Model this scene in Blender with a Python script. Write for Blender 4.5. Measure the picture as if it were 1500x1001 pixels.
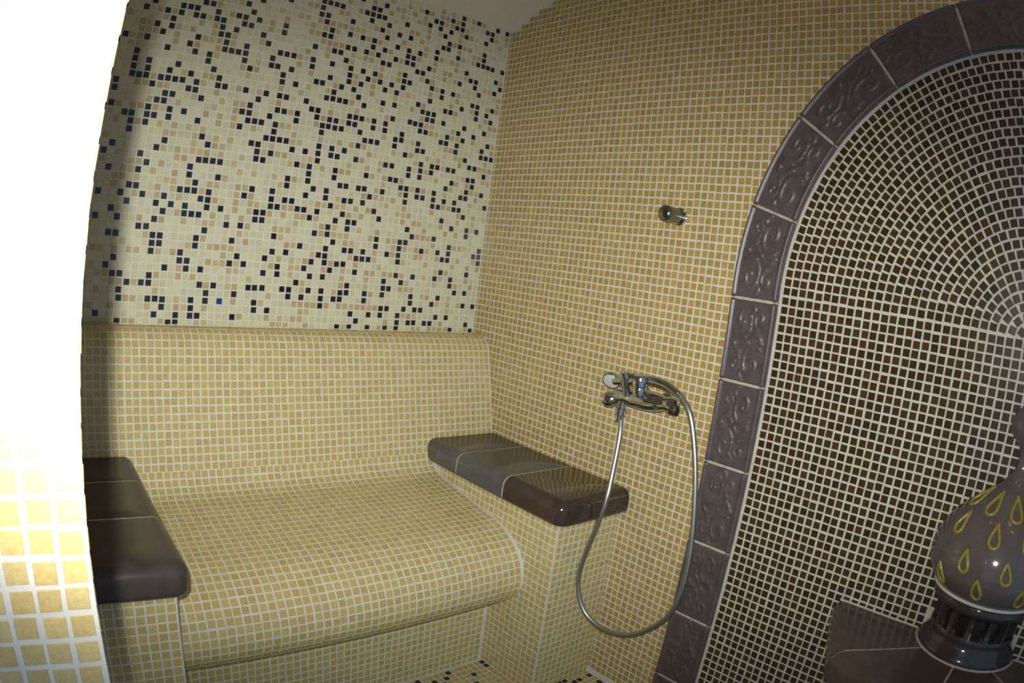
import bpy, bmesh, math, random
import numpy as np
from mathutils import Vector, Matrix
from mathutils.bvhtree import BVHTree

for o in list(bpy.data.objects): bpy.data.objects.remove(o)
C = bpy.context.scene.collection
random.seed(7); rng = np.random.default_rng(7)

# Units: one mosaic tile with its joint is P metres.  Room coordinates (i, j, z) count tiles:
# i to the right along the back wall, j downwards (floor at JF), z into the room's depth (back wall 0, nearer < 0).
P = 0.0218
JF = 57.1
def W(i, j, z): return Vector((i*P, z*P, (JF-j)*P))
def D(i, j, z): return Vector((i, z, -j))          # direction

# ------------------------------------------------------------------ camera, world, lamps, exposure
CAMR = ((0.7527620844, -0.1226233168, -0.6467710309), (0.0142748168, 0.9853072943, -0.1701933179), (0.6581378836, 0.1188825388, 0.7434523980))
CAMP = (-38.7253, 0.63297, -87.15048)
FPX = 1003.83
cam = bpy.data.cameras.new('camera'); camo = bpy.data.objects.new('camera', cam); C.objects.link(camo)
cx, cy, cz = (D(*v) for v in CAMR)
camo.matrix_world = Matrix.Translation(W(*CAMP)) @ Matrix((cx, -cy, -cz)).transposed().to_4x4()
cam.type = 'PANO'
cam.sensor_width = 36.0; cam.sensor_height = 24.024; cam.sensor_fit = 'HORIZONTAL'
for holder in (cam, getattr(cam, 'cycles', None)):
    try:
        holder.panorama_type = 'FISHEYE_EQUISOLID'
        holder.fisheye_lens = FPX/1500*36.0
        holder.fisheye_fov = math.radians(179)
    except Exception: pass
cam.clip_start = 0.01; cam.clip_end = 50
bpy.context.scene.camera = camo

world = bpy.data.worlds.new('world'); bpy.context.scene.world = world; world.use_nodes = True
bg = world.node_tree.nodes['Background']
bg.inputs[0].default_value = (0.55, 0.74, 1.0, 1); bg.inputs[1].default_value = 0.46

fl = bpy.data.lights.new('camera_flash', 'SPOT')       # the camera's own flash, a little above the lens
flo = bpy.data.objects.new('camera_flash', fl); C.objects.link(flo)
fl.energy = 121; fl.color = (1.0, 0.97, 0.88); fl.shadow_soft_size = 0.009
fl.spot_size = math.radians(170); fl.spot_blend = 0.2
FLP = W(-40.2, -2.6, -87.6)
AZ, EL = math.radians(37.0), math.radians(11.0)           # aim: degrees off the back wall's normal, degrees down
qz = -Vector((math.sin(AZ)*math.cos(EL), math.cos(AZ)*math.cos(EL), -math.sin(EL))); qx = Vector((0, 0, 1)).cross(qz).normalized(); qy = qz.cross(qx)
flo.matrix_world = Matrix.Translation(FLP) @ Matrix((qx, qy, qz)).transposed().to_4x4()
# beam profile of the flash head (wider than high), as in a photometric file
fl.use_nodes = True; nt = fl.node_tree; em = nt.nodes['Emission']; geo_ = nt.nodes.new('ShaderNodeNewGeometry')
def mth(op, *a):
    n_ = nt.nodes.new('ShaderNodeMath'); n_.operation = op
    for k, v in enumerate(a):
        if isinstance(v, (int, float)): n_.inputs[k].default_value = v
        else: nt.links.new(v, n_.inputs[k])
    return n_.outputs[0]
def dotax(v):
    n_ = nt.nodes.new('ShaderNodeVectorMath'); n_.operation = 'DOT_PRODUCT'
    nt.links.new(geo_.outputs['Incoming'], n_.inputs[0]); n_.inputs[1].default_value = v
    return mth('ABSOLUTE', n_.outputs['Value'])
SH, SV = 1.05, 0.465
wz = mth('MAXIMUM', dotax(qz), 0.05)
hx = mth('POWER', mth('DIVIDE', mth('DIVIDE', dotax(qx), wz), SH), 2.0)
vy = mth('POWER', mth('DIVIDE', mth('DIVIDE', dotax(qy), wz), SV), 3.0)
nt.links.new(mth('EXPONENT', mth('MULTIPLY', mth('ADD', hx, vy), -1.0)), em.inputs['Strength'])
for (i, j, z) in ((13, -50.0, -52), (4, -46.0, -97), (9, -50.5, -66), (14, -48.0, -88)):
    l = bpy.data.lights.new('ceiling_spot', 'POINT'); lo = bpy.data.objects.new('ceiling_spot', l); C.objects.link(lo)
    l.energy = 0.3; l.color = (1.0, 0.55, 0.2); l.shadow_soft_size = 0.009; lo.location = W(i, j, z)
vs = bpy.context.scene.view_settings
bpy.context.scene.display_settings.display_device = 'sRGB'
vs.view_transform = 'Standard'; vs.look = 'None'; vs.gamma = 1.0; vs.use_curve_mapping = False; vs.exposure = 0.0
bpy.context.scene.cycles.filter_width = 2.0          # the photograph's soft focus
# ------------------------------------------------------------------ materials
def mat(name, col, rough=0.4, metal=0.0, spec=0.5, var=0.12, scale=60.0, bump=0.0, bscale=200.0, coat=0.0, col2=None):
    m = bpy.data.materials.new(name); m.use_nodes = True
    n = m.node_tree.nodes; L = m.node_tree.links; b = n['Principled BSDF']
    b.inputs['Roughness'].default_value = rough; b.inputs['Metallic'].default_value = metal
    b.inputs['Specular IOR Level'].default_value = spec
    if coat: b.inputs['Coat Weight'].default_value = coat; b.inputs['Coat Roughness'].default_value = 0.06
    geo = n.new('ShaderNodeNewGeometry')
    noi = n.new('ShaderNodeTexNoise'); noi.inputs['Scale'].default_value = scale; noi.inputs['Detail'].default_value = 3
    L.new(geo.outputs['Position'], noi.inputs['Vector'])
    ramp = n.new('ShaderNodeValToRGB')
    c2 = col2 or tuple(min(1, c*(1+var)) for c in col)
    c1 = col if col2 else tuple(c*(1-var) for c in col)
    ramp.color_ramp.elements[0].position = 0.3; ramp.color_ramp.elements[1].position = 0.7
    ramp.color_ramp.elements[0].color = (*c1, 1); ramp.color_ramp.elements[1].color = (*c2, 1)
    L.new(noi.outputs['Fac'], ramp.inputs['Fac']); L.new(ramp.outputs['Color'], b.inputs['Base Color'])
    if bump:
        nb = n.new('ShaderNodeTexNoise'); nb.inputs['Scale'].default_value = bscale; nb.inputs['Detail'].default_value = 2
        L.new(geo.outputs['Position'], nb.inputs['Vector'])
        bp = n.new('ShaderNodeBump'); bp.inputs['Strength'].default_value = bump; bp.inputs['Distance'].default_value = 0.002
        L.new(nb.outputs['Fac'], bp.inputs['Height']); L.new(bp.outputs['Normal'], b.inputs['Normal'])
    return m
def shades(name, cols, **k): return [mat('%s_%d' % (name, q), c, **k) for q, c in enumerate(cols)]
def vary(c, n, dv, dh=0.05):
    out = []
    for q in range(n):
        s = 1 + dv*(2*q/(n-1)-1) if n > 1 else 1
        h = (random.random()*2-1)*dh
        out.append((c[0]*s*(1+h), c[1]*s, c[2]*s*(1-h)))
    return out
GLASS = dict(rough=0.2, spec=0.35, var=0.10, scale=300, bump=0.015, bscale=150)
M_GROUT = mat('grout', (0.66, 0.65, 0.60), rough=0.85, spec=0.2, var=0.06, scale=25, bump=0.15, bscale=500)
M_GROUTD = mat('niche_grout', (0.56, 0.54, 0.48), rough=0.85, spec=0.2, var=0.08, scale=25, bump=0.15, bscale=500)
M_AMBER = shades('amber_glass', vary((0.44, 0.308, 0.088), 6, 0.09), **GLASS)
M_SAND = shades('sand_glass', vary((0.53, 0.42, 0.150), 6, 0.07), **GLASS)
M_TAN = shades('tan_glass', vary((0.58, 0.45, 0.19), 5, 0.06), **GLASS)
M_CREAM = shades('cream_glass', vary((0.60, 0.61, 0.41), 5, 0.07, 0.03), **GLASS)
M_BEIGE = shades('beige_glass', vary((0.51, 0.41, 0.21), 4, 0.10), **GLASS)
M_BLACK = shades('black_glass', [(0.012, 0.014, 0.015), (0.02, 0.022, 0.022)], rough=0.22, var=0.1)
M_BLUE = shades('blue_glass', [(0.01, 0.05, 0.22)], rough=0.22, var=0.1)
M_DARK = shades('dark_brown_glass', vary((0.052, 0.03, 0.011), 5, 0.22), **GLASS)
M_CEIL = mat('ceiling_plaster', (0.80, 0.74, 0.67), rough=0.9, spec=0.1, var=0.03, scale=6)
M_CERAM = mat('brown_ceramic', (0.040, 0.026, 0.023), rough=0.10, var=0.18, scale=30, bump=0.05, bscale=40, col2=(0.060, 0.038, 0.032))
M_RELIEF = mat('relief_ceramic', (0.078, 0.063, 0.070), rough=0.36, spec=0.4, var=0.2, scale=40, bump=0.12, bscale=120, col2=(0.115, 0.088, 0.090))
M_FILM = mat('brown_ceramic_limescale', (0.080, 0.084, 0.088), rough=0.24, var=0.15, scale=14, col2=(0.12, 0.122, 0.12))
M_LEDGE = mat('ledge_ceramic', (0.082, 0.056, 0.046), rough=0.2, var=0.15, scale=20, col2=(0.105, 0.073, 0.061))
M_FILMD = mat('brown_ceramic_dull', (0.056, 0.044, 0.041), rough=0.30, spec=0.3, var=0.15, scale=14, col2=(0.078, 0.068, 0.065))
M_VASE = mat('vase_glaze', (0.100, 0.083, 0.079), rough=0.12, var=0.1, scale=20, col2=(0.125, 0.103, 0.098))
M_VASEBASE = mat('vase_base_glaze', (0.038, 0.030, 0.027), rough=0.12, var=0.15, scale=20, col2=(0.055, 0.044, 0.040))
M_VASEDARK = mat('vase_dark_glaze', (0.018, 0.014, 0.013), rough=0.14, var=0.1)
M_OLIVE = mat('olive_glaze', (0.30, 0.24, 0.04), rough=0.25, var=0.15, scale=200)
M_JOINT = mat('joint_mortar', (0.50, 0.42, 0.37), rough=0.85, spec=0.2, var=0.15, scale=80, bump=0.2)
M_RING = mat('pale_grout', (0.60, 0.56, 0.50), rough=0.8, var=0.1)
M_CHROME = mat('chrome', (0.52, 0.53, 0.54), rough=0.07, metal=1.0, var=0.02)
M_DARKCHROME = mat('dark_chrome', (0.26, 0.27, 0.25), rough=0.14, metal=1.0, var=0.05)
M_STEEL = mat('hose_steel', (0.42, 0.44, 0.42), rough=0.42, metal=1.0, var=0.05)
M_HEAD = mat('shower_head_face', (0.58, 0.62, 0.64), rough=0.35, var=0.05)
M_RUBBER = mat('black_rubber', (0.015, 0.012, 0.01), rough=0.5)

# ------------------------------------------------------------------ object helpers
def link(o, parent=None):
    C.objects.link(o)
    if parent: o.parent = parent
    return o
def mesh_obj(name, verts, faces, m, parent=None, smooth=False):
    me = bpy.data.meshes.new(name); me.from_pydata([tuple(v) for v in verts], [], faces); me.update()
    bm = bmesh.new(); bm.from_mesh(me); bmesh.ops.recalc_face_normals(bm, faces=bm.faces); bm.to_mesh(me); bm.free()
    if m: me.materials.append(m)
    if smooth: me.polygons.foreach_set('use_smooth', [True]*len(me.polygons))
    return link(bpy.data.objects.new(name, me), parent)
def join(parts):
    V, F = [], []
    for v, f in parts:
        o = len(V); V += list(v); F += [tuple(a+o for a in q) for q in f]
    return V, F
def box(i0, i1, j0, j1, z0, z1):
    v = [W(i, j, z) for i in (i0, i1) for j in (j0, j1) for z in (z0, z1)]
    return v, [(0, 1, 3, 2), (4, 6, 7, 5), (0, 4, 5, 1), (2, 3, 7, 6), (0, 2, 6, 4), (1, 5, 7, 3)]
def thing(name, label, cat, loc, group=None):
    o = bpy.data.objects.new(name, None); o.empty_display_size = 0.05; C.objects.link(o)
    o.location = loc; o['label'] = label; o['category'] = cat
    if group: o['group'] = group
    return o
def tag(o, label, cat, group=None):
    o['label'] = label; o['category'] = cat
    if group: o['group'] = group
    return o
def structure(o, label=None):
    o['kind'] = 'structure'
    if label: o['label'] = label
    return o
def under(o, parent):            # parent keeping the world place
    o.parent = parent; o.matrix_parent_inverse = Matrix.Translation(-parent.location); return o
def tube(path, rad, n=12, caps=True, closed=False):
    pts = [Vector(p) for p in path]; N = len(pts)
    rad = rad if hasattr(rad, '__len__') else [rad]*N
    V, F = [], []; up = None
    for k in range(N):
        if closed: t = pts[(k+1) % N]-pts[k-1]
        else: t = pts[min(k+1, N-1)]-pts[max(k-1, 0)]
        if t.length < 1e-9: t = pts[min(k+1, N-1)]-pts[max(k-2, 0)]
        t.normalize()
        if up is None:
            up = Vector((0.31, 0.2, 0.93)); up = (up-up.dot(t)*t)
            if up.length < 0.1: up = Vector((1, 0, 0))-t.x*t
        up = (up-up.dot(t)*t).normalized(); s = t.cross(up)
        for a in range(n):
            th = 2*math.pi*a/n; V.append(pts[k]+(up*math.cos(th)+s*math.sin(th))*rad[k])
    M = N if closed else N-1
    for k in range(M):
        k2 = (k+1) % N
        for a in range(n):
            b = (a+1) % n; F.append((k*n+a, k*n+b, k2*n+b, k2*n+a))
    if caps and not closed:
        F.append(tuple(range(n-1, -1, -1))); F.append(tuple((N-1)*n+a for a in range(n)))
    return V, F
def lathe_axis(o, ax, prof, n=24):
    """prof: (distance along ax, radius)"""
    return tube([Vector(o)+Vector(ax)*d for d, r in prof], [max(r, 1e-5) for d, r in prof], n)
def spline(pts, n):
    """Catmull-Rom"""
    P_ = [np.array(p, float) for p in pts]; P_ = [2*P_[0]-P_[1]]+P_+[2*P_[-1]-P_[-2]]
    out = []
    for k in range(1, len(P_)-2):
        a, b, c, d = P_[k-1:k+3]
        for t in np.linspace(0, 1, n, endpoint=False):
            out.append(0.5*((2*b)+(-a+c)*t+(2*a-5*b+4*c-d)*t*t+(-a+3*b-3*c+d)*t**3))
    out.append(P_[-2]); return out

# ------------------------------------------------------------------ mosaic
class Mosaic:
    """frames of single tiles: centre, U, V, N (Blender axes), sizes in metres, material"""
    def __init__(s): s.f = []
    def add(s, c, U, V, N, su, sv, m, name='tile'): s.f.append((Vector(c), Vector(U), Vector(V), Vector(N), su, sv, m))
SZ = 0.80
def tile_cross():     # unit tile in its own frame: 12 verts, 9 quads; x,y in units of half size, z in tile pitch
    v = []
    for s_, h in ((1.0, -0.10), (1.0, 0.012), (0.95, 0.045)):
        v += [(-s_, -s_, h), (s_, -s_, h), (s_, s_, h), (-s_, s_, h)]
    f = []
    for k in (0, 4):
        for a in range(4):
            b = (a+1) % 4; f.append((k+a, k+b, k+4+b, k+4+a))
    f.append((8, 9, 10, 11)); return np.array(v), f
TV, TF = tile_cross()
TILE_MESH = {}
def tile_mesh(m):
    if m.name not in TILE_MESH:
        me = bpy.data.meshes.new('tile_'+m.name); h = SZ*P/2
        me.from_pydata([(a*h, b*h, c*P) for a, b, c in TV], [], TF); me.update(); me.materials.append(m); TILE_MESH[m.name] = me
    return TILE_MESH[m.name]
OCC = []        # bodies that may hide tiles from the camera
BVH = None
CAMW = W(*CAMP)
def project(p):
    d = p-CAMW; x, y, w = d.dot(cx), d.dot(cy), d.dot(cz)
    r = math.hypot(x, y); th = math.atan2(r, w); q = 2*FPX*math.sin(th/2)
    return 750+q*x/max(r, 1e-9), 500.5+q*y/max(r, 1e-9), d
def seen(f, area):
    c, N = f[0], f[3]
    x, y, d = project(c)
    if not (-6 < x < 1506 and -6 < y < 1007): return 0.0
    L = d.length; cs = -d.dot(N)/L
    if cs <= 0.02: return 0.0
    hit = BVH.ray_cast(c+N*0.004, -d/L, L)
    if hit[0] is not None: return 0.0
    return area*cs/(L*L)
JIT = random.Random(3)
def frame_matrix(f, jitter=True):
    c, U, V, N, su, sv, m = f
    if jitter:
        a, b, g = JIT.gauss(0, 0.012), JIT.gauss(0, 0.012), JIT.gauss(0, 0.014)
        c = c+U*JIT.gauss(0, 0.022)*P+V*JIT.gauss(0, 0.022)*P
        U2 = (U+V*g+N*a).normalized(); N2 = (N-U*a-V*b); N2 = (N2-N2.dot(U2)*U2).normalized(); V2 = N2.cross(U2)
        if V2.dot(V) < 0: V2 = -V2
        U, V, N = U2, V2, N2
    return Matrix(((U.x, V.x, N.x, c.x), (U.y, V.y, N.y, c.y), (U.z, V.z, N.z, c.z), (0, 0, 0, 1)))
def lay(mosaics, rest_parent, limit=300, rest_name='mosaic_tiles', name='tile'):
    """mosaics: [(parent, Mosaic)]; the largest in view become single parts, the rest one joined part"""
    allf = []
    for par, mo in mosaics:
        for f in mo.f: allf.append((seen(f, f[4]*f[5]), par, f))
    order = sorted(range(len(allf)), key=lambda k: -allf[k][0])
    single = [k for k in order[:limit] if allf[k][0] > 0]; ss = set(single)
    for k in single:
        s, par, f = allf[k]
        o = bpy.data.objects.new(name, tile_mesh(f[6])); C.objects.link(o)
        o.parent = par; off = par.matrix_world.translation if par.type == 'EMPTY' else Vector()
        pl = getattr(par, 'location')
        o.matrix_parent_inverse = Matrix.Identity(4)
        Mx = frame_matrix(f) @ Matrix.Diagonal((f[4]/(SZ*P), f[5]/(SZ*P), 1, 1))
        base = ORIGIN.get(par.name, Vector())
        o.matrix_local = Matrix.Translation(-base) @ Mx
    rest = [allf[k][2] for k in range(len(allf)) if k not in ss]
    if not rest: return
    mats = []; mi = {}
    n = len(rest); VV = np.empty((n, 12, 3)); MI = np.empty(n, int)
    base = np.array(ORIGIN.get(rest_parent.name, Vector()))
    for k, f in enumerate(rest):
        if f[6].name not in mi: mi[f[6].name] = len(mats); mats.append(f[6])
        MI[k] = mi[f[6].name]
        Mx = np.array(frame_matrix(f))
        loc = TV*np.array([f[4]/2, f[5]/2, P]); VV[k] = loc @ Mx[:3, :3].T+Mx[:3, 3]-base
    me = bpy.data.meshes.new(rest_name)
    me.vertices.add(n*12); me.vertices.foreach_set('co', VV.ravel())
    lv = (np.array(TF)[None]+12*np.arange(n)[:, None, None]).reshape(-1)
    me.loops.add(len(lv)); me.loops.foreach_set('vertex_index', lv.astype(np.int32))
    me.polygons.add(n*9); me.polygons.foreach_set('loop_start', np.arange(0, n*36, 4, dtype=np.int32))
    me.polygons.foreach_set('loop_total', np.full(n*9, 4, np.int32))
    for m in mats: me.materials.append(m)
    me.polygons.foreach_set('material_index', np.repeat(MI, 9).astype(np.int32))
    me.update(calc_edges=True); me.validate(); me.shade_flat()
    o = bpy.data.objects.new(rest_name, me); C.objects.link(o); o.parent = rest_parent; o['kind'] = 'stuff'
ORIGIN = {}      # world place of parents that are not at the origin

I_, J_, Z_ = D(1, 0, 0), D(0, 1, 0), D(0, 0, 1)
T = SZ*P
def rc(ms): return random.choice(ms)

# ------------------------------------------------------------------ the room
XR = 29.75          # right wall
XL = -37.2          # end face of the near wall, side of the alcove
ZN = -67.75         # near wall face
ZE = -126.0
def ceil_j(z):
    t = -z; return -37.4-(0.47*t-0.47*t*t/126.0)

wall_back = structure(mesh_obj('wall_back', *box(XL-6, XR+6, -40, JF+3, 0, 6), M_GROUT), 'cream mosaic back wall with scattered black tiles above the bench')
rw = []
wall_right = structure(mesh_obj('wall_right', *box(XR, XR+6, -54, JF+3, ZE, 0), M_GROUT), 'amber mosaic wall carrying the shower mixer')
wall_left = structure(mesh_obj('wall_left', *box(XL-26, XL, -56, JF+3, ZN, 0), M_GROUT), 'brightly lit tan mosaic wall close to the camera')
floor = structure(mesh_obj('floor', *box(XL-26, XR+6, JF, JF+3, ZE, 0), M_GROUT), 'tan mosaic floor with scattered black tiles')
# vaulted ceiling, a shell of real thickness
cv, cf = [], []
NZ = 48
for k in range(NZ+1):
    z = ZE*k/NZ
    for i in (XL-26, XR+6):
        cv.append(W(i, ceil_j(z), z)); cv.append(W(i, ceil_j(z)-3, z))
for k in range(NZ):
    a = 4*k; b = a+4
    cf += [(a, a+2, b+2, b), (a+1, b+1, b+3, a+3), (a, b, b+1, a+1), (a+2, a+3, b+3, b+2)]
cf += [(0, 1, 3, 2), (4*NZ, 4*NZ+2, 4*NZ+3, 4*NZ+1)]
ceiling = structure(mesh_obj('ceiling', cv, cf, M_CEIL, smooth=False), 'plain pale vaulted ceiling above the mosaic walls')

# ------------------------------------------------------------------ bench
PX0, PX1 = -27.1, 18.5           # faces of the two armrest pedestals
back_prof = [(0.0, 13.35), (-1.6, 13.15), (-2.8, 13.25), (-3.8, 13.75), (-4.6, 14.7), (-5.1, 16.0), (-6.17, 20.1), (-7.1, 24.0), (-7.85, 27.2), (-8.45, 29.9)]
seat_prof = [(-8.45, 29.9), (-8.95, 31.2), (-9.9, 32.2), (-11.2, 32.75), (-13.0, 33.05), (-19.6, 34.0), (-24.0, 34.65), (-26.4, 35.4), (-28.4, 36.6), (-29.8, 38.3), (-30.5, 40.3), (-30.4, 42.2), (-29.6, 43.7), (-28.3, 44.8), (-26.8, 45.3)]
def resample(prof):
    s = spline(prof, 24); d = [0.0]
    for a, b in zip(s, s[1:]): d.append(d[-1]+float(np.hypot(*(b-a))))
    return np.array(s), np.array(d)
def extrude(prof, close, i0, i1, m, name, parent):
    """solid of a (z, j) outline between i0 and i1"""
    pts = [(p[0], p[1]) for p in prof]+close; n = len(pts)
    v = [W(i, j, z) for i in (i0, i1) for z, j in pts]
    f = [(a, (a+1) % n, n+(a+1) % n, n+a) for a in range(n)]+[tuple(range(n-1, -1, -1)), tuple(range(n, 2*n))]
    return mesh_obj(name, v, f, m, parent)
bo = W(-4, JF, -12)
bench = thing('bench', 'built-in tan mosaic bench with rolled front edge and leaning backrest along the back wall', 'bench', bo)
def place(o, parent):           # build in world places, then hang under parent
    base = parent.location.copy() if parent.type == 'EMPTY' else ORIGIN.get(parent.name, Vector())
    o.data.transform(Matrix.Translation(-base)); o.parent = parent
    ORIGIN[o.name] = base; return o
ORIGIN[bench.name] = bo
bs, bd = resample(back_prof); ss_, sd = resample(seat_prof)
backrest = place(extrude(bs, [(-0.02, 29.9)], XL+0.15, XR-0.15, M_GROUT, 'backrest', None), bench)
seat = place(extrude(ss_, [(-0.3, 45.3), (-0.3, 29.95), (-8.4, 29.95)], PX0, PX1, M_GROUT, 'seat', None), bench)
riser = place(mesh_obj('riser', *box(PX0, PX1, 45.3, JF, -24.3, -0.3), M_GROUT), bench)
def run(mo, s, d, cols, ms, start=0.5, half=0.5):
    k = start
    while k < d[-1]-0.15:
        q = np.searchsorted(d, k); q = min(max(q, 1), len(d)-1)
        t = (k-d[q-1])/(d[q]-d[q-1]); p = s[q-1]*(1-t)+s[q]*t; tg = s[min(q+3, len(s)-1)]-s[max(q-4, 0)]; tg = tg/np.hypot(*tg)
        V = D(0, tg[1], tg[0]); N = I_.cross(V)
        if N.dot(D(0, -1, -0.7)) < 0 and k < d[-1]*0.8: N = -N
        if k >= d[-1]*0.8 and N.dot(LASTN) < 0: N = -N
        globals()['LASTN'] = N
        for i, w in cols: mo.add(W(i, p[1], p[0]), I_, V, N, w, T, rc(ms))
        k += 1.0
LASTN = D(0, -1, 0)
m_back, m_seat, m_riser = Mosaic(), Mosaic(), Mosaic()
run(m_back, bs, bd, [(i-0.1, T) for i in range(-36, 30)], M_SAND, 0.45)
cols = [(PX0+0.55+k, T) for k in range(45)]
run(m_seat, ss_, sd, cols, M_SAND, 0.5)
for r_ in range(12):
    for i, w in cols: m_riser.add(W(i, 45.9+r_, -24.3), I_, J_, -Z_, w, T, rc(M_SAND))

# ------------------------------------------------------------------ armrest pedestals with glazed tops
def rounded_slab(i0, i1, z0, z1, jt, jb, free, rc_=1.6, rb=1.35, nseg=7, nl=9):
    """plan rectangle; free: subset of 'LRFB' (L=-i, R=+i, F=-z near, B=+z) gets a bullnose, corners between two free sides are rounded"""
    V, F = [], []
    def ring(d, j):
        a0 = i0+(d if 'L' in free else 0); a1 = i1-(d if 'R' in free else 0)
        b0 = z0+(d if 'F' in free else 0); b1 = z1-(d if 'B' in free else 0)
        out = []
        for (px, pz, sx, sz, fl_, st) in ((a1, b1, 1, 1, 'RB', 0), (a0, b1, -1, 1, 'LB', 90), (a0, b0, -1, -1, 'LF', 180), (a1, b0, 1, -1, 'RF', 270)):
            r = (rc_-d*0.75) if all(c in free for c in fl_) else 0.02
            for q in range(nseg):
                th = math.radians(st+90*q/(nseg-1)); out.append(W(px-sx*r+r*math.cos(th), j, pz-sz*r+r*math.sin(th)))
        return out
    hs = []
    for k in range(nl):
        a = math.pi/2*k/(nl-1); hs.append((rb*0.55*(1-math.sin(a)), jb-rb*0.55*(1-math.cos(a))))
    for k in range(nl):
        a = math.pi/2*k/(nl-1); hs.append((rb*(1-math.cos(a)), jt+rb*(1-math.sin(a))))
    n = 4*nseg
    for d, j in hs: V += ring(d, j)
    for k in range(len(hs)-1):
        for a in range(n): b = (a+1) % n; F.append((k*n+a, k*n+b, (k+1)*n+b, (k+1)*n+a))
    F.append(tuple(range(n))); F.append(tuple((len(hs)-1)*n+a for a in range(n)))
    return V, F
JT, JB = 27.9, 31.2
def pedestal(label, i0, i1, free_side, si0, si1, joints):
    b = W((i0+i1)/2, JF, -20); t = thing('armrest_pedestal', label, 'armrest', b); ORIGIN[t.name] = b
    body = place(mesh_obj('pedestal_body', *box(i0, i1, JB, JF, -35.1, -8.75), M_GROUT), t)
    zs = [-8.0]+joints+[-36.45]
    for k in range(len(zs)-1):
        zb = zs[k]-(0.11 if k else 0); zf = zs[k+1]+(0.11 if k < len(zs)-2 else 0)
        fr = free_side+('F' if k == len(zs)-2 else '')
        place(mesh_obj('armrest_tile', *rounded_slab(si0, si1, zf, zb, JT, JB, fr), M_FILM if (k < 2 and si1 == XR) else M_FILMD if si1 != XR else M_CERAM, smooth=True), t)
    for z in joints:
        place(mesh_obj('joint', *rounded_slab(si0+(0.03 if 'L' in free_side else 0), si1-(0.03 if 'R' in free_side else 0), z-0.14, z+0.14, JT+0.01, JB-0.05, free_side), M_JOINT), t)
    return t, body
pedR, bodyR = pedestal('armrest pedestal of tan mosaic with glossy brown top, on the right beneath the shower mixer', PX1, XR, 'L', PX1-1.25, XR, [-15.55, -25.6])
pedL, bodyL = pedestal('armrest pedestal of tan mosaic with glossy brown top, next to the bright near wall', XL, PX0, 'R', XL, PX0+1.25, [-16.1, -25.96])
m_pr, m_pl = Mosaic(), Mosaic()
for k in range(26):
    j = 31.75+k
    if j > JF-0.3: break
    for q in range(11): m_pr.add(W(PX1+0.62+q, j, -35.1), I_, J_, -Z_, T, T, rc(M_SAND))
    for q in range(27): m_pr.add(W(PX1, j, -34.55+q), Z_, J_, -I_, T, T, rc(M_SAND))
    for q in range(10): m_pl.add(W(PX0-0.62-q, j, -35.1), I_, J_, -Z_, T, T, rc(M_SAND))
    for q in range(27): m_pl.add(W(PX0, j, -34.55+q), Z_, J_, I_, T, T, rc(M_SAND))

# ------------------------------------------------------------------ arch: frame of relief tiles, dark mosaic inside
ZC, JC, RI, RO = -81.6, 0.4, 28.55, 35.0
def arch_pt(s, r, x):
    """s: distance index along the arch: s<0 down the far jamb (tiles), 0..180 degrees over the top, >180 down the near jamb"""
    if s < 0: return W(x, JC-s, ZC+r)
    if s > 180: return W(x, JC+(s-180), ZC-r)
    a = math.radians(s); return W(x, JC-r*math.sin(a), ZC+r*math.cos(a))
def spiral(cx_, cy_, r0, r1, a0, a1, n=40):
    return [(cx_+(r0+(r1-r0)*t)*math.cos(a0+(a1-a0)*t), cy_+(r0+(r1-r0)*t)*math.sin(a0+(a1-a0)*t)) for t in np.linspace(0, 1, n)]
CURV = [(spiral(0.36, 0.25, 0.02, 0.23, 0.6, 8.6, 70), 0.022), (spiral(0.64, 0.75, 0.02, 0.23, 3.74, 11.74, 70), 0.022),
        (spiral(0.70, 0.22, 0.02, 0.12, 2.0, -4.6), 0.02), (spiral(0.30, 0.78, 0.02, 0.12, -1.14, -7.74), 0.02),
        ([(0.18+0.64*t, 0.5+0.09*math.sin(t*6.28)) for t in np.linspace(0, 1, 40)], 0.022), ([(0.18+0.64*t, 0.5-0.07*math.sin(t*6.28)) for t in np.linspace(0, 1, 40)], 0.018),
        ([(0.62+0.16*math.sin(2.6*t), 0.36+0.16*t) for t in np.linspace(0, 1, 16)], 0.02), ([(0.38-0.16*math.sin(2.6*t), 0.64-0.16*t) for t in np.linspace(0, 1, 16)], 0.02),
        ([(0.5+0.07*math.sin(3.1*t), 0.03+0.15*t) for t in np.linspace(0, 1, 12)], 0.02), ([(0.5-0.07*math.sin(3.1*t), 0.97-0.15*t) for t in np.linspace(0, 1, 12)], 0.02)]
NU, NV = 40, 62
gu, gv = np.meshgrid(np.linspace(0, 1, NU+1), np.linspace(0, 1, NV+1))
hgt = np.zeros_like(gu)
for pts, w in CURV:
    pts = np.array(pts); d2 = np.full(gu.shape, 9.0)
    for a in pts: d2 = np.minimum(d2, (gu-a[0])**2+((gv-a[1])*1.55)**2)
    hgt = np.maximum(hgt, np.exp(-d2/(w*w)))
inside = np.clip(np.minimum(gu-0.13, 0.87-gu)/0.02, 0, 1)
rim = np.clip(1-np.abs(gu-0.055)/0.05, 0, 1)**0.6+np.clip(1-np.abs(gu-0.945)/0.05, 0, 1)**0.6
edge = np.clip(np.minimum(np.minimum(gu, 1-gu)/0.03, np.minimum(gv, 1-gv)/0.018), 0, 1)
hgt = (0.42+0.26*hgt*inside+0.26*rim)*(0.55+0.45*edge)
trim = structure(mesh_obj('trim_1', [], [], M_JOINT), 'arched frame of brown relief tiles around the dark mosaic')
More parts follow.
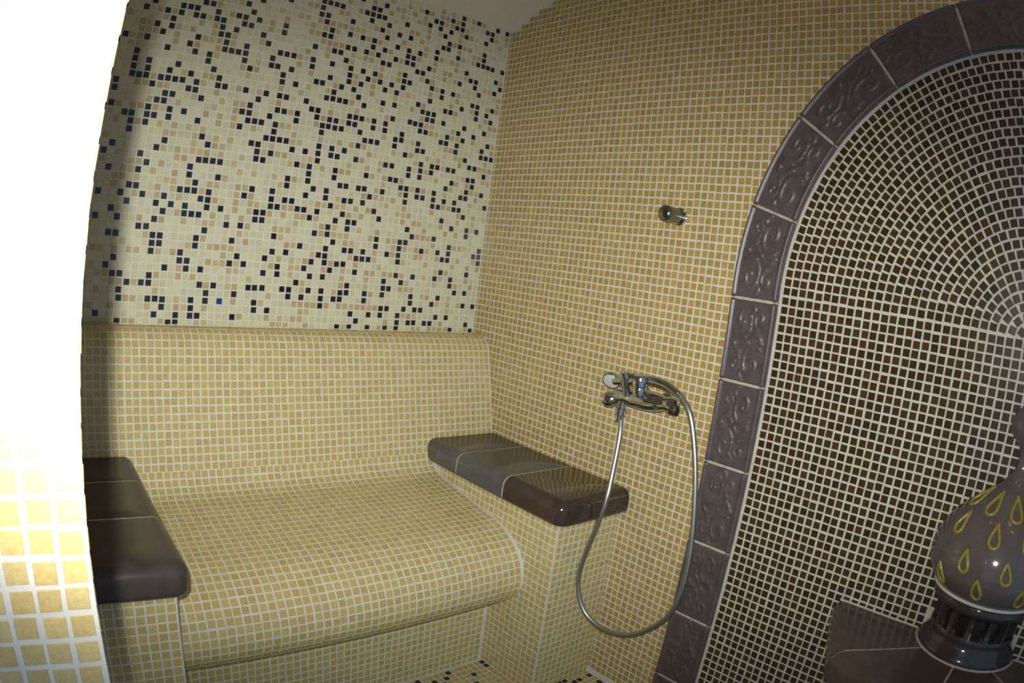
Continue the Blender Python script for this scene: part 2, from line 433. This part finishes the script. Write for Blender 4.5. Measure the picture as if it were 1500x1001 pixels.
def ring_solid(r0, r1, x0, x1, smax):
    ss = [-smax]+list(np.linspace(0, 180, 61))+[180+smax]; V, F = [], []
    for s in ss:
        for r, x in ((r0, x0), (r1, x0), (r1, x1), (r0, x1)): V.append(arch_pt(s, r, x))
    for k in range(len(ss)-1):
        for a in range(4): b = (a+1) % 4; F.append((4*k+a, 4*k+b, 4*k+4+b, 4*k+4+a))
    F += [(0, 1, 2, 3), tuple(4*(len(ss)-1)+a for a in range(4))]
    return V, F
gv_, gf_ = ring_solid(RI+0.3, RO-0.05, XR-0.33, XR+0.3, JF-JC)
place(mesh_obj('joint', gv_, gf_, M_JOINT), trim)
cuts = [-60, -50.6, -40.6, -30.5, -20.4, -10.5, -1.0]+[16.3+19.4*k for k in range(8)]
cuts = cuts[:7]+[16.3, 35.6, 55.1, 74.4, 93.6, 113.0, 132.4, 151.8, 171.0, 189.0, 199.0, 209, 219, 229]
cuts[0] = -(JF-JC)
def unroll(s): return (s if s < 0 else (0 + s*math.pi/180*RO if s <= 180 else 180*math.pi/180*RO+(s-180)))
def roll(u):
    if u < 0: return u
    L_ = math.pi*RO
    return u/RO*180/math.pi if u <= L_ else 180+(u-L_)
for k in range(len(cuts)-1):
    u0, u1 = unroll(cuts[k])+0.055, unroll(cuts[k+1])-0.055
    V, F = [], []
    nb = (NU+1)*(NV+1)
    hh = hgt if k % 2 == 0 else hgt[:, ::-1]
    for b in range(NV+1):
        s = roll(u0+(u1-u0)*b/NV)
        for a in range(NU+1):
            r = RO-(RO-RI-0.25)*a/NU; V.append(arch_pt(s, r, XR-hh[b, a]*1.0))
    for b in range(NV):
        for a in range(NU):
            q = b*(NU+1)+a; F.append((q, q+1, q+NU+2, q+NU+1))
    # skirt to the wall
    rimi = [a for a in range(NU+1)]+[b*(NU+1)+NU for b in range(1, NV+1)]+[NV*(NU+1)+a for a in range(NU-1, -1, -1)]+[b*(NU+1) for b in range(NV-1, 0, -1)]
    o0 = len(V)
    for q in rimi: V.append(Vector((XR*P, V[q].y, V[q].z)))
    for a in range(len(rimi)): b = (a+1) % len(rimi); F.append((rimi[a], rimi[b], o0+b, o0+a))
    F.append(tuple(range(o0, o0+len(rimi))))
    place(mesh_obj('relief_tile', V, F, M_RELIEF, smooth=True), trim)

VZ = -83.7      # axis of the vase
VPROF = [(6.35, 0.3), (6.55, 1.2), (7.1, 1.95), (7.9, 2.3), (8.7, 2.3), (9.5, 1.85), (10.1, 1.15), (10.7, 0.8), (11.6, 0.72), (12.7, 0.95), (13.9, 1.9), (15.5, 3.8), (17.3, 5.75), (19.2, 6.95), (21.0, 7.45), (22.4, 7.3), (23.5, 6.75), (24.5, 5.95), (24.9, 5.6)]
def niche_out(z, j):
    r = math.hypot(z-ZC, j-JC) if j < JC else abs(z-ZC)
    return r
niche_v, niche_f = [], []
ss = [-(JF-JC)]+list(np.linspace(0, 180, 61))+[180+JF-JC]
for x in (XR-0.02, XR+0.5): niche_v += [arch_pt(s, RI+0.4, x) for s in ss]
nn = len(ss)
niche_f = [tuple(range(nn)), tuple(range(2*nn-1, nn-1, -1))]+[(a, (a+1) % nn, nn+(a+1) % nn, nn+a) for a in range(nn)]
niche = structure(mesh_obj('wall_niche', niche_v, niche_f, M_GROUTD), 'dark brown mosaic inside the arched frame, fanning out in rings')
m_niche = Mosaic()
def vase_r(j):
    if j < 6.3 or j > 31.3: return -9
    if j > 24.9: return 5.2 if j < 29 else 6.0
    for (a, ra), (b, rb) in zip(VPROF, VPROF[1:]):
        if a <= j <= b: return ra+(rb-ra)*(j-a)/(b-a)
    return -9
for j in range(1, 57):
    for k in range(57):
        z = ZC+28.0-k
        if z < ZC-28.2: break
        if abs(z-VZ) < vase_r(j)-0.75: continue
        if 31.3 < j < 35 and abs(z-VZ) < 15: continue
        m_niche.add(W(XR-0.02, j, z), Z_, J_, -I_, T, T, rc(M_DARK))
for k in range(28):
    r = 28.0-k; n = max(3, round(math.pi*r/1.0))
    for a in range(n):
        th = math.pi*(a+0.5)/n
        c = W(XR-0.02, JC-r*math.sin(th), ZC+r*math.cos(th)); rad = D(0, -math.sin(th), math.cos(th)); tan = D(0, -math.cos(th), -math.sin(th))
        m_niche.add(c, tan, rad, -I_, min(T, T*math.pi*r/n*1.0), T, rc(M_DARK))

# wall mosaics
BLACK = {      # row: columns of the black tiles on the back wall
    -37: (20, 23, 27, 29),
    -36: (13, 18, 20, 25, 26),
    -35: (2, 6, 15, 16, 19, 20, 26),
    -34: (4, 5, 14, 16, 18, 21, 25),
    -33: (-4, -3, -2, -1, 3, 4, 5, 6, 10, 17),
    -32: (-9, -4, 4, 7, 18, 20, 25),
    -31: (-13, -4, -3, 1, 6, 9, 11, 17, 18, 25),
    -30: (-15, -3, 7, 16, 20, 24, 25, 26, 27, 29),
    -29: (-21, -20, -14, -2, 1, 3, 5, 9, 11, 13, 16),
    -28: (-28, -24, -23, -22, -19, -16, -15, -13, -9, -3, -2, 5, 7, 11, 12, 22, 28),
    -27: (-29, -26, -24, -22, -21, -19, -18, -15, -14, -9, 1, 2, 4, 6, 9, 11, 12, 15, 23, 24, 29),
    -26: (-25, -18, -16, -12, -4, -1, 0, 7, 8, 13, 14, 21, 24, 28),
    -25: (-27, -25, -18, -17, -11, 1, 11, 15, 25),
    -24: (-26, -21, -17, -14, -9, -8, -7, -4, -1, 2, 4, 6, 11, 12, 16, 18, 20),
    -23: (-31, -28, -22, -17, -16, -15, -14, -10, -4, 2, 5, 7, 9, 11, 18, 24, 25, 28),
    -22: (-25, -21, -19, -14, -10, -9, -7, -1, 2, 4, 8, 10, 16, 22, 25, 27),
    -21: (-29, -19, -13, -8, -3, -2, 1, 3, 14, 19, 20, 25, 28),
    -20: (-29, -27, -23, -18, -8, -6, 0, 4, 8, 10, 15, 16, 17),
    -19: (-29, -27, -24, -21, -17, -1, 0, 1, 2, 5, 16, 17, 19, 23, 27),
    -18: (-29, -28, -27, -25, -24, -23, -22, -20, -17, -16, -13, -10, -8, -7, -4, 10, 13, 14, 15, 22, 25),
    -17: (-31, -26, -21, -20, -11, -3, -2, 3, 4, 5, 7, 9, 15, 16, 20, 23, 28),
    -16: (-31, -24, -23, -19, -12, -8, -7, -5, -2, 0, 1, 3, 4, 7, 9, 12, 19, 20, 22, 27),
    -15: (-25, -24, -13, -12, -9, -5, -1, 0, 1, 2, 5, 11, 12, 15, 22, 27, 28, 29),
    -14: (-31, -26, -23, -21, -12, -11, -10, -8, -1, 6, 7, 8, 11, 15, 16, 24),
    -13: (-29, -28, -26, -25, -23, -19, -13, -8, 5, 13, 25, 26),
    -12: (-28, -26, -9, -8, -7, -6, -1, 1, 3, 16, 18, 19, 21, 22, 28),
    -11: (-28, -18, -11, -10, -5, -3, -1, 1, 2, 5, 10, 11, 14, 16, 18, 25, 26),
    -10: (-23, -17, -10, -8, -1, 14, 16, 22, 26),
    -9: (-30, -24, -10, -9, -4, -2, 2, 7, 11, 12, 21, 25, 28),
    -8: (-31, -26, -18, -17, -16, -15, -2, 2, 13, 14, 16, 19, 24, 25),
    -7: (-25, -19, -5, -2, 3, 4, 6, 7, 10, 14, 16, 17, 19, 21, 23, 29),
    -6: (-30, -26, -19, -15, -5, -1, 1, 8, 14, 19, 20, 23, 24),
    -5: (-18, -10, -7, -2, 1, 4, 5, 7, 25),
    -4: (-27, -26, -20, -19, -18, -16, -11, -7, -5, -4, 2, 9, 21),
    -3: (-31, -28, -25, -22, -17, -16, -7, -6, -3, -2, 0, 4, 10, 23, 26, 28),
    -2: (-27, -23, -21, -19, -16, -14, -9, -8, -1, 3, 5, 6, 15, 26),
    -1: (-29, -22, -19, -18, -17, -9, -8, 2, 5, 16, 20),
    0: (-31, -28, -23, -13, -11, 0, 2, 10, 14, 15, 23, 29),
    1: (-25, -24, -16, -6, 3, 10, 14, 18, 21, 23, 28, 29),
    2: (-29, -28, -23, -22, -17, -12, -2, 2, 5, 6, 8, 12, 14, 22, 23, 29),
    3: (-23, -22, -17, -6, -4, 1, 2, 7, 8, 9, 14),
    4: (-23, -19, -11, -7, 0, 2, 4, 5, 22, 27),
    5: (-28, -19, -18, -12, -10, -5, -1, 3, 7, 14, 17, 21, 24),
    6: (-29, -21, -18, -16, -7, -5, 0, 2, 12, 15, 24),
    7: (-28, -27, -23, -2, 6, 12, 13, 25, 27),
    8: (-26, -24, -23, -16, -14, -9, -8, -7, -4, -3, 0, 2, 5, 6, 9, 12, 17, 22),
    9: (-27, -15, -11, -3, -1, 2, 4, 5, 9, 17, 21, 27, 29),
    10: (-27, -23, -22, -21, -17, -15, -8, 2, 12, 13, 16, 18, 19),
    11: (-21, -17, -8, -6, 7, 10, 12, 15, 22, 24),
    12: (-30, -22, -19, -17, -16, -11, 8, 15, 17, 18, 20, 21, 28),
    13: (-27, -20, -19, 5, 7, 10, 13, 15, 25, 29),
}
black = {(i, j) for j, row in BLACK.items() for i in row}
for j in range(-37, 14):
    for i in range(-37, -31):
        if random.random() < 0.17: black.add((i, j))
m_wb = Mosaic()
for j in range(-37, 14):
    for i in range(-37, 30):
        if (i, j) == (-13, 10): ms = M_BLUE
        elif (i, j) in black: ms = M_BLACK
        else: ms = M_BEIGE if random.random() < 0.26 else M_CREAM
        jj, hh = (j, T) if j < 13 else (12.86, T*0.8)
        m_wb.add(W(i, jj, 0), I_, J_, -Z_, T, hh, rc(ms))
m_wr = Mosaic()
for k in range(125):
    z = -0.5-k+0.0; z = -float(k)-0.0
    if k == 0: z = -0.1
    for q in range(-54, 57):
        j = q-0.05
        if j < ceil_j(z)+0.3 or j > JF-0.4: continue
        if niche_out(z, j) < RO-0.15: continue
        if z > -7.5 and 31 < j: continue
        w = T if k else T*0.6
        m_wr.add(W(XR, j, z), Z_, J_, -I_, w, T, rc(M_AMBER))
m_wl = Mosaic()
for k in range(14):
    for q in range(-54, 57):
        j = q-0.05
        if j < ceil_j(ZN)+0.3: continue
        m_wl.add(W(XL-0.56-1.0*k, j, ZN), I_, J_, -Z_, T, T, rc(M_TAN))
for k in range(67):
    for q in range(-54, 57):
        j = q-0.05
        if j < ceil_j(ZN+0.5+k)+0.3: continue
        if k > 28 and j > 13: continue
        m_wl.add(W(XL, j, ZN+0.6+k), Z_, J_, I_, T, T, rc(M_SAND))
FBLACK = {(18, -25), (18, -26), (19, -25), (19, -26), (20, -25), (12, -25), (15, -27), (11, -26), (7, -25), (9, -26), (10, -27), (14, -29), (19, -29), (19, -30), (19, -31), (24, -35), (25, -35), (26, -36), (27, -36), (29, -36), (30, -36), (30, -37), (29, -38)}
m_fl = Mosaic()
for i in range(-27, 30):
    for k in range(25, 60):
        if k < 35 and (i > PX1-0.3): continue
        z = -k-0.4
        bl = (i, -k) in FBLACK or (k > 38 and random.random() < 0.2)
        m_fl.add(W(i-0.2, JF, z), I_, Z_, D(0, -1, 0), T, T, rc(M_BLACK if bl else M_SAND))

# ------------------------------------------------------------------ ledge and vase
def half_ring(prof, n=40, x0=XR, a0=-90, a1=90):
    """half lathe on the wall about the vertical axis (XR, VZ); prof (j, r)"""
    V, F = [], []; m = len(prof)
    for k in range(n+1):
        th = math.radians(a0+(a1-a0)*k/n)
        for j, r in prof: V.append(W(x0-r*math.cos(th), j, VZ-r*math.sin(th)))
    for k in range(n):
        for a in range(m-1): F.append((k*m+a, k*m+a+1, (k+1)*m+a+1, (k+1)*m+a))
    F.append(tuple(range(m))); F.append(tuple(n*m+a for a in range(m-1, -1, -1)))
    for a in (0, m-1):
        F.append(tuple(k*m+a for k in range(n+1)))
    return V, F
LJ, LB, LR = 31.1, 34.5, 16.4
lo_ = W(XR-6, JF, VZ); ledge = thing('ledge', 'half-octagonal brown glazed ledge under the vase, against the dark mosaic', 'ledge', lo_); ORIGIN[ledge.name] = lo_
ap = LR*math.cos(math.radians(22.5))
for k in range(4):
    a0, a1 = 90-45*k, 45-45*k      # az measured from the wall normal, + towards the back wall
    V, F = [], []; rings = []
    for q in range(10):
        a = math.pi/2*q/9; rings.append((0.7*(1-math.sin(a)), LB-0.7*(1-math.cos(a))))
    for q in range(10):
        a = math.pi/2*q/9; rings.append((1.4*(1-math.cos(a)), LJ+1.4*(1-math.sin(a))))
    for d, j in rings:
        s = (ap-d)/ap
        for ang, rad, sh in ((a0, 3.0, -1), (a0, LR*s, -1), (a1, LR*s, 1), (a1, 3.0, 1)):
            th = math.radians(ang); px, pz = rad*math.cos(th), rad*math.sin(th)
            ox, oz = -math.sin(th)*0.10*sh, math.cos(th)*0.10*sh   # joint gap
            if ang in (90, -90): ox = oz = 0
            V.append(W(XR-max(px+ox, 0.0), j, VZ+pz+oz))
    for q in range(len(rings)-1):
        for a in range(4): b = (a+1) % 4; F.append((4*q+a, 4*q+b, 4*q+4+b, 4*q+4+a))
    F += [(3, 2, 1, 0), tuple(4*(len(rings)-1)+a for a in range(4))]
    o = place(mesh_obj('ledge_tile', V, F, M_LEDGE), ledge)
    o.data.polygons.foreach_set('use_smooth', [True]*len(o.data.polygons))
    md = o.modifiers.new('edge', 'EDGE_SPLIT'); md.split_angle = math.radians(40)
jv = []
for ang in (45, 0, -45):
    th = math.radians(ang); d = (math.cos(th), math.sin(th)); n_ = (-math.sin(th)*0.14, math.cos(th)*0.14)
    ring = []
    for rr, j in ((3, LJ+0.01), (LR-1.45, LJ+0.01), (LR-0.75, LJ+0.3), (LR-0.25, LJ+0.8), (LR-0.12, LJ+1.4), (LR-0.12, LB-0.7), (LR-0.7, LB-0.1), (3, LB-0.1)): ring.append((rr, j))
    v = [W(XR-(d[0]*r+s*n_[0]), j, VZ+d[1]*r+s*n_[1]) for s in (-1, 1) for r, j in ring]; m = len(ring)
    place(mesh_obj('joint', v, [(a, (a+1) % m, m+(a+1) % m, m+a) for a in range(m)]+[tuple(range(m-1, -1, -1)), tuple(range(m, 2*m))], M_JOINT), ledge)
for za, zb in ((VZ+6.0, VZ+LR-0.6), (VZ-LR+0.6, VZ-6.0)):
    place(mesh_obj('joint', *box(XR-0.16, XR, LJ-0.16, LJ+0.05, za, zb), M_RING), ledge)
oct_ = [(math.cos(math.radians(a)), math.sin(math.radians(a))) for a in (90, 45, 0, -45, -90)]
v = [W(XR-(LR-2.2)*c_, j, VZ+(LR-2.2)*s_) for j in (LB, JF) for c_, s_ in oct_]
place(mesh_obj('pedestal_body', v, [(0, 1, 2, 3, 4), (9, 8, 7, 6, 5)]+[(a, (a+1) % 5, 5+(a+1) % 5, 5+a) for a in range(5)], M_GROUT), ledge)
m_led = Mosaic()
for (c0, s0), (c1, s1) in zip(oct_, oct_[1:]):
    A_ = np.array((c0, s0))*(LR-2.2); B_ = np.array((c1, s1))*(LR-2.2); L_ = np.hypot(*(B_-A_)); u_ = (B_-A_)/L_
    U = D(-u_[0], 0, u_[1]); N = D(-(c0+c1), 0, s0+s1).normalized()
    for q in range(int(L_)):
        c_ = A_+u_*(q+0.5+(L_-int(L_))/2)
        for r_ in range(22): m_led.add(W(XR-c_[0], LB+0.5+r_, VZ+c_[1]), U, J_, N, T, T, rc(M_DARK))

vo = W(XR-2, LJ, VZ); vase = thing('vase', 'brown glazed half-round vase with olive teardrops, set on the ledge against the dark mosaic', 'vase', vo); ORIGIN[vase.name] = vo
kn = [p for p in VPROF if p[0] <= 10.7]; bd_ = [p for p in VPROF if p[0] >= 10.7]
def smooth_prof(pr): return [(float(a[0]), max(0.02, float(a[1]))) for a in spline(pr, 6)]
def sm(o, ang=50):
    o.data.polygons.foreach_set('use_smooth', [True]*len(o.data.polygons)); md = o.modifiers.new('edge', 'EDGE_SPLIT'); md.split_angle = math.radians(ang); return o
sm(place(mesh_obj('knob', *half_ring(smooth_prof(kn)), M_VASE), vase))
sm(place(mesh_obj('body', *half_ring(smooth_prof(bd_), 64), M_VASE), vase))
rg = [W(XR-6.0*math.cos(t), 24.55, VZ-6.0*math.sin(t)) for t in np.linspace(-math.pi/2, math.pi/2, 40)]
place(mesh_obj('grout_ring', *tube(rg, 0.17*P, 8), M_RING, smooth=True), vase)
base_top = smooth_prof([(24.75, 5.6), (25.1, 5.8), (25.7, 5.75), (26.1, 5.3), (26.3, 5.05)])
base_bot = smooth_prof([(28.5, 4.9), (28.8, 5.0), (29.4, 5.05), (30.0, 5.35), (30.6, 5.7), (31.1, 5.8)])
sm(place(mesh_obj('collar', *half_ring(base_top), M_VASEBASE), vase)); sm(place(mesh_obj('base', *half_ring(base_bot), M_VASEBASE), vase))
sm(place(mesh_obj('drum', *half_ring([(26.2, 4.15), (28.6, 4.15)]), M_VASEDARK), vase))
for k in range(7):
    az = -78+26*k; hw = 3.2
    pr = []
    for j, r in ((26.2, 5.05), (28.6, 4.95)): pr.append((j, r))
    V, F = half_ring([(26.2, 4.0), (26.2, 5.05), (26.45, 4.95), (28.3, 4.9), (28.6, 5.0), (28.6, 4.0)], 4, XR, max(-90, az-hw), min(90, az+hw))
    F = [f for f in F if len(f) == 4]+[tuple(range(6)), tuple(4*6+a for a in range(5, -1, -1))]
    sm(place(mesh_obj('column', V, F, M_VASEBASE), vase), 30)
rg = [W(XR-5.9*math.cos(t), 31.08, VZ-5.9*math.sin(t)) for t in np.linspace(-math.pi/2, math.pi/2, 40)]
place(mesh_obj('joint', *tube(rg, 0.16*P, 6), M_JOINT, smooth=True), vase)
def vase_surface(j, az):
    r = None
    for (a, ra), (b, rb) in zip(VSM, VSM[1:]):
        if a <= j <= b: r = ra+(rb-ra)*(j-a)/(b-a); break
    if r is None: r = 6
    t = math.radians(az); return W(XR-r*math.cos(t), j, VZ-r*math.sin(t))
VSM = smooth_prof(bd_)
drops = [(15.45, a) for a in (-64, -26, 11, 49)]+[(17.75, a) for a in (-46, -5, 28, 66)]+[(20.5, a) for a in (-22, 14, 50)]+[(22.7, a) for a in (-44, -5, 34, 70)]
for j0, az0 in drops:
    path = []
    r = max(3.4, vase_r(j0))
    for t in np.linspace(0, 2*math.pi, 28, endpoint=False):
        y = -math.cos(t)*1.25            # up tail at t=pi -> reversed below
        w = math.sin(t)*math.sin((t+math.pi)/2)**0*(0.5+0.5*math.cos(t+math.pi))**0.75*0.72
        jj = j0-math.cos(t)*0.98; az = az0+math.degrees(w/r)-(j0-jj)*1.5
        path.append(vase_surface(jj, az))
    place(mesh_obj('teardrop', *tube(path, 0.19*P, 6, False, True), M_OLIVE, smooth=True), vase)

# ------------------------------------------------------------------ shower mixer, hand shower, hose, wall outlet
mo_ = W(26.3, 15, -38.5); mixer = thing('shower_mixer', 'chrome shower mixer fixed to the amber mosaic above the right armrest', 'mixer tap', mo_); ORIGIN[mixer.name] = mo_
xb = 26.2
A0, A1 = W(xb, 15.5, -34.6), W(xb, 14.7, -43.6); ax = (A1-A0).normalized(); LL = (A1-A0).length/P
sm(place(mesh_obj('mixer_body', *lathe_axis(A0, ax, [(d*P, r*P) for d, r in ((0, .2), (0, .82), (.5, .9), (1.2, .8), (1.5, .95), (3.2, 1.2), (5, 1.25), (6.6, 1.05), (7.4, .8), (7.8, .9), (8.6, .9), (9.0, .75), (9.05, .2))], 28), M_CHROME), mixer), 60)
for zz, jj in ((-36.0, 15.3), (-40.6, 14.9)):
    sm(place(mesh_obj('wall_union', *lathe_axis(W(xb, jj, zz), I_, [(d*P, r*P) for d, r in ((0, .7), (1.8, .7), (1.85, .95), (2.6, .95), (2.65, 1.0), (3.0, 1.15), (3.45, 1.2), (3.5, .3))], 24), M_CHROME), mixer), 40)
sm(place(mesh_obj('temperature_knob', *lathe_axis(W(xb-0.2, 16.2, -33.6), D(-0.45, 0.25, 0.85).normalized(), [(d*P, r*P) for d, r in ((-1.3, .5), (-.9, .75), (-.2, .95), (.4, .95), (.8, .75), (.95, .3))], 20), M_CHROME), mixer), 60)
sm(place(mesh_obj('outlet_nozzle', *lathe_axis(W(xb, 14.7, -43.3), D(-0.1, 1, 0).normalized(), [(d*P, r*P) for d, r in ((0, .5), (.4, .66), (.95, .66), (1.1, .55), (1.11, .2))], 20), M_RUBBER), mixer), 40)
lev = place(mesh_obj('lever', *lathe_axis(W(xb-1.3, 14.6, -38.9), D(-0.1, -1, 0.02).normalized(), [(d*P, r*P) for d, r in ((0, .8), (1.0, .95), (1.2, .85), (1.3, .95), (2.4, 1.0), (2.6, .85), (2.65, .2))], 24), M_CHROME), mixer); sm(lev, 40)
sm(place(mesh_obj('lever_handle', *tube([W(xb-1.5, 12.4, -38.9), W(xb-2.6, 12.1, -39.1), W(xb-3.8, 12.0, -39.4)], [.42*P, .38*P, .3*P], 12), M_CHROME), mixer), 60)
sm(place(mesh_obj('cradle', *tube([W(xb-0.8, 15.0, -36.6), W(xb-1.1, 13.8, -36.5), W(xb-1.3, 12.9, -36.5), W(xb-1.4, 12.2, -36.4)], [.55*P, .5*P, .8*P, .75*P], 16), M_CHROME), mixer), 60)
sm(place(mesh_obj('hose_coupling', *lathe_axis(W(xb, 15.6, -35.6), D(-0.15, 1, 0).normalized(), [(d*P, r*P) for d, r in ((.3, .6), (1.3, .6), (1.35, .72), (2.2, .72), (2.3, .5), (2.9, .45))], 16), M_CHROME), mixer), 40)

ho = W(24.9, 13, -38); hand = thing('hand_shower', 'chrome hand shower with a pale round face lying across the mixer', 'shower head', ho); ORIGIN[hand.name] = ho
xh = 25.2
hp = [W(xh, 13.6, -34.6), W(xh, 13.2, -36.2), W(xh, 12.75, -38.4), W(xh, 12.4, -40.6), W(xh, 12.6, -42.6), W(xh, 13.2, -44.2)]
hp2 = [Vector(a) for a in spline(hp, 6)]
sm(place(mesh_obj('handle', *tube(hp2, [P*(.62-.2*abs(k/len(hp2)-.2)) for k in range(len(hp2))], 16), M_CHROME), hand), 60)
hd = D(-0.72, 0.55, -0.25).normalized(); hc = W(xh, 13.6, -34.1)
sm(place(mesh_obj('head', *lathe_axis(hc, hd, [(d*P, r*P) for d, r in ((-.8, .2), (-.75, .6), (-.3, 1.05), (.15, 1.16), (.3, 1.12), (.32, .3))], 28), M_CHROME), hand), 40)
sm(place(mesh_obj('spray_face', *lathe_axis(hc, hd, [(d*P, r*P) for d, r in ((.2, .2), (.2, 1.04), (.38, 1.0), (.42, .8), (.45, .1))], 28), M_HEAD), hand), 40)

hose_pts = [(25.8, 18.3, -36.0), (25.3, 20.2, -36.6), (24.4, 24.6, -37.15), (23.5, 27.8, -37.6), (23.2, 31.8, -37.0), (23.1, 36.6, -35.95), (23.1, 39.8, -35.75), (23.3, 42.6, -36.6), (23.6, 44.3, -38.1), (24.0, 45.1, -40.75), (24.4, 44.5, -43.9), (24.7, 42.7, -46.5), (24.8, 39.6, -49.0), (24.9, 36.2, -50.0), (25.0, 32.2, -50.1), (25.0, 28.0, -49.7), (25.0, 23.3, -48.9), (25.0, 18.8, -47.8), (25.0, 15.1, -46.4), (25.2, 13.4, -44.7), (25.2, 13.15, -44.1)]
hs_ = [W(*a) for a in spline(hose_pts, 22)]
hose = mesh_obj('shower_hose', *tube(hs_, [P*(0.34 if k % 2 else 0.31) for k in range(len(hs_))], 12), M_STEEL, smooth=True)
tag(hose, 'ribbed steel shower hose hanging in a long loop below the mixer', 'hose')

oo = W(XR, -7.3, -37.7); outlet = thing('wall_outlet', 'short chrome pipe stub sticking out of the amber mosaic above the mixer', 'pipe outlet', oo); ORIGIN[outlet.name] = oo
od = D(-1, 0.0, 0.0)
sm(place(mesh_obj('pipe', *lathe_axis(W(XR+0.1, -7.3, -37.7), od, [(d*P, r*P) for d, r in ((0, .85), (1.6, .85), (1.65, .98), (3.1, 1.0), (3.4, .9), (3.6, .6), (3.65, .1))], 28), M_DARKCHROME), outlet), 40)
sm(place(mesh_obj('flange', *lathe_axis(W(XR, -7.3, -37.7), od, [(d*P, r*P) for d, r in ((0, 1.12), (.3, 1.12), (.42, 1.0), (.45, .5))], 28), M_CHROME), outlet), 40)

# ------------------------------------------------------------------ lay the mosaics (largest tiles in view one by one)
bpy.context.view_layer.update()
bvv, bff = [], []
for o in list(C.objects):
    if o.type != 'MESH' or o.name.startswith(('joint', 'ceiling')): continue
    mw = o.matrix_world; off = len(bvv)
    bvv += [mw @ v.co for v in o.data.vertices]; bff += [tuple(a+off for a in p.vertices) for p in o.data.polygons]
BVH = BVHTree.FromPolygons(bvv, bff)
lay([(wall_back, m_wb)], wall_back)
lay([(wall_right, m_wr)], wall_right)
lay([(wall_left, m_wl)], wall_left)
lay([(niche, m_niche)], niche)
lay([(floor, m_fl)], floor)
lay([(backrest, m_back), (seat, m_seat), (riser, m_riser)], bench)
lay([(bodyR, m_pr)], pedR)
lay([(bodyL, m_pl)], pedL)
lay([(ledge, m_led)], ledge)
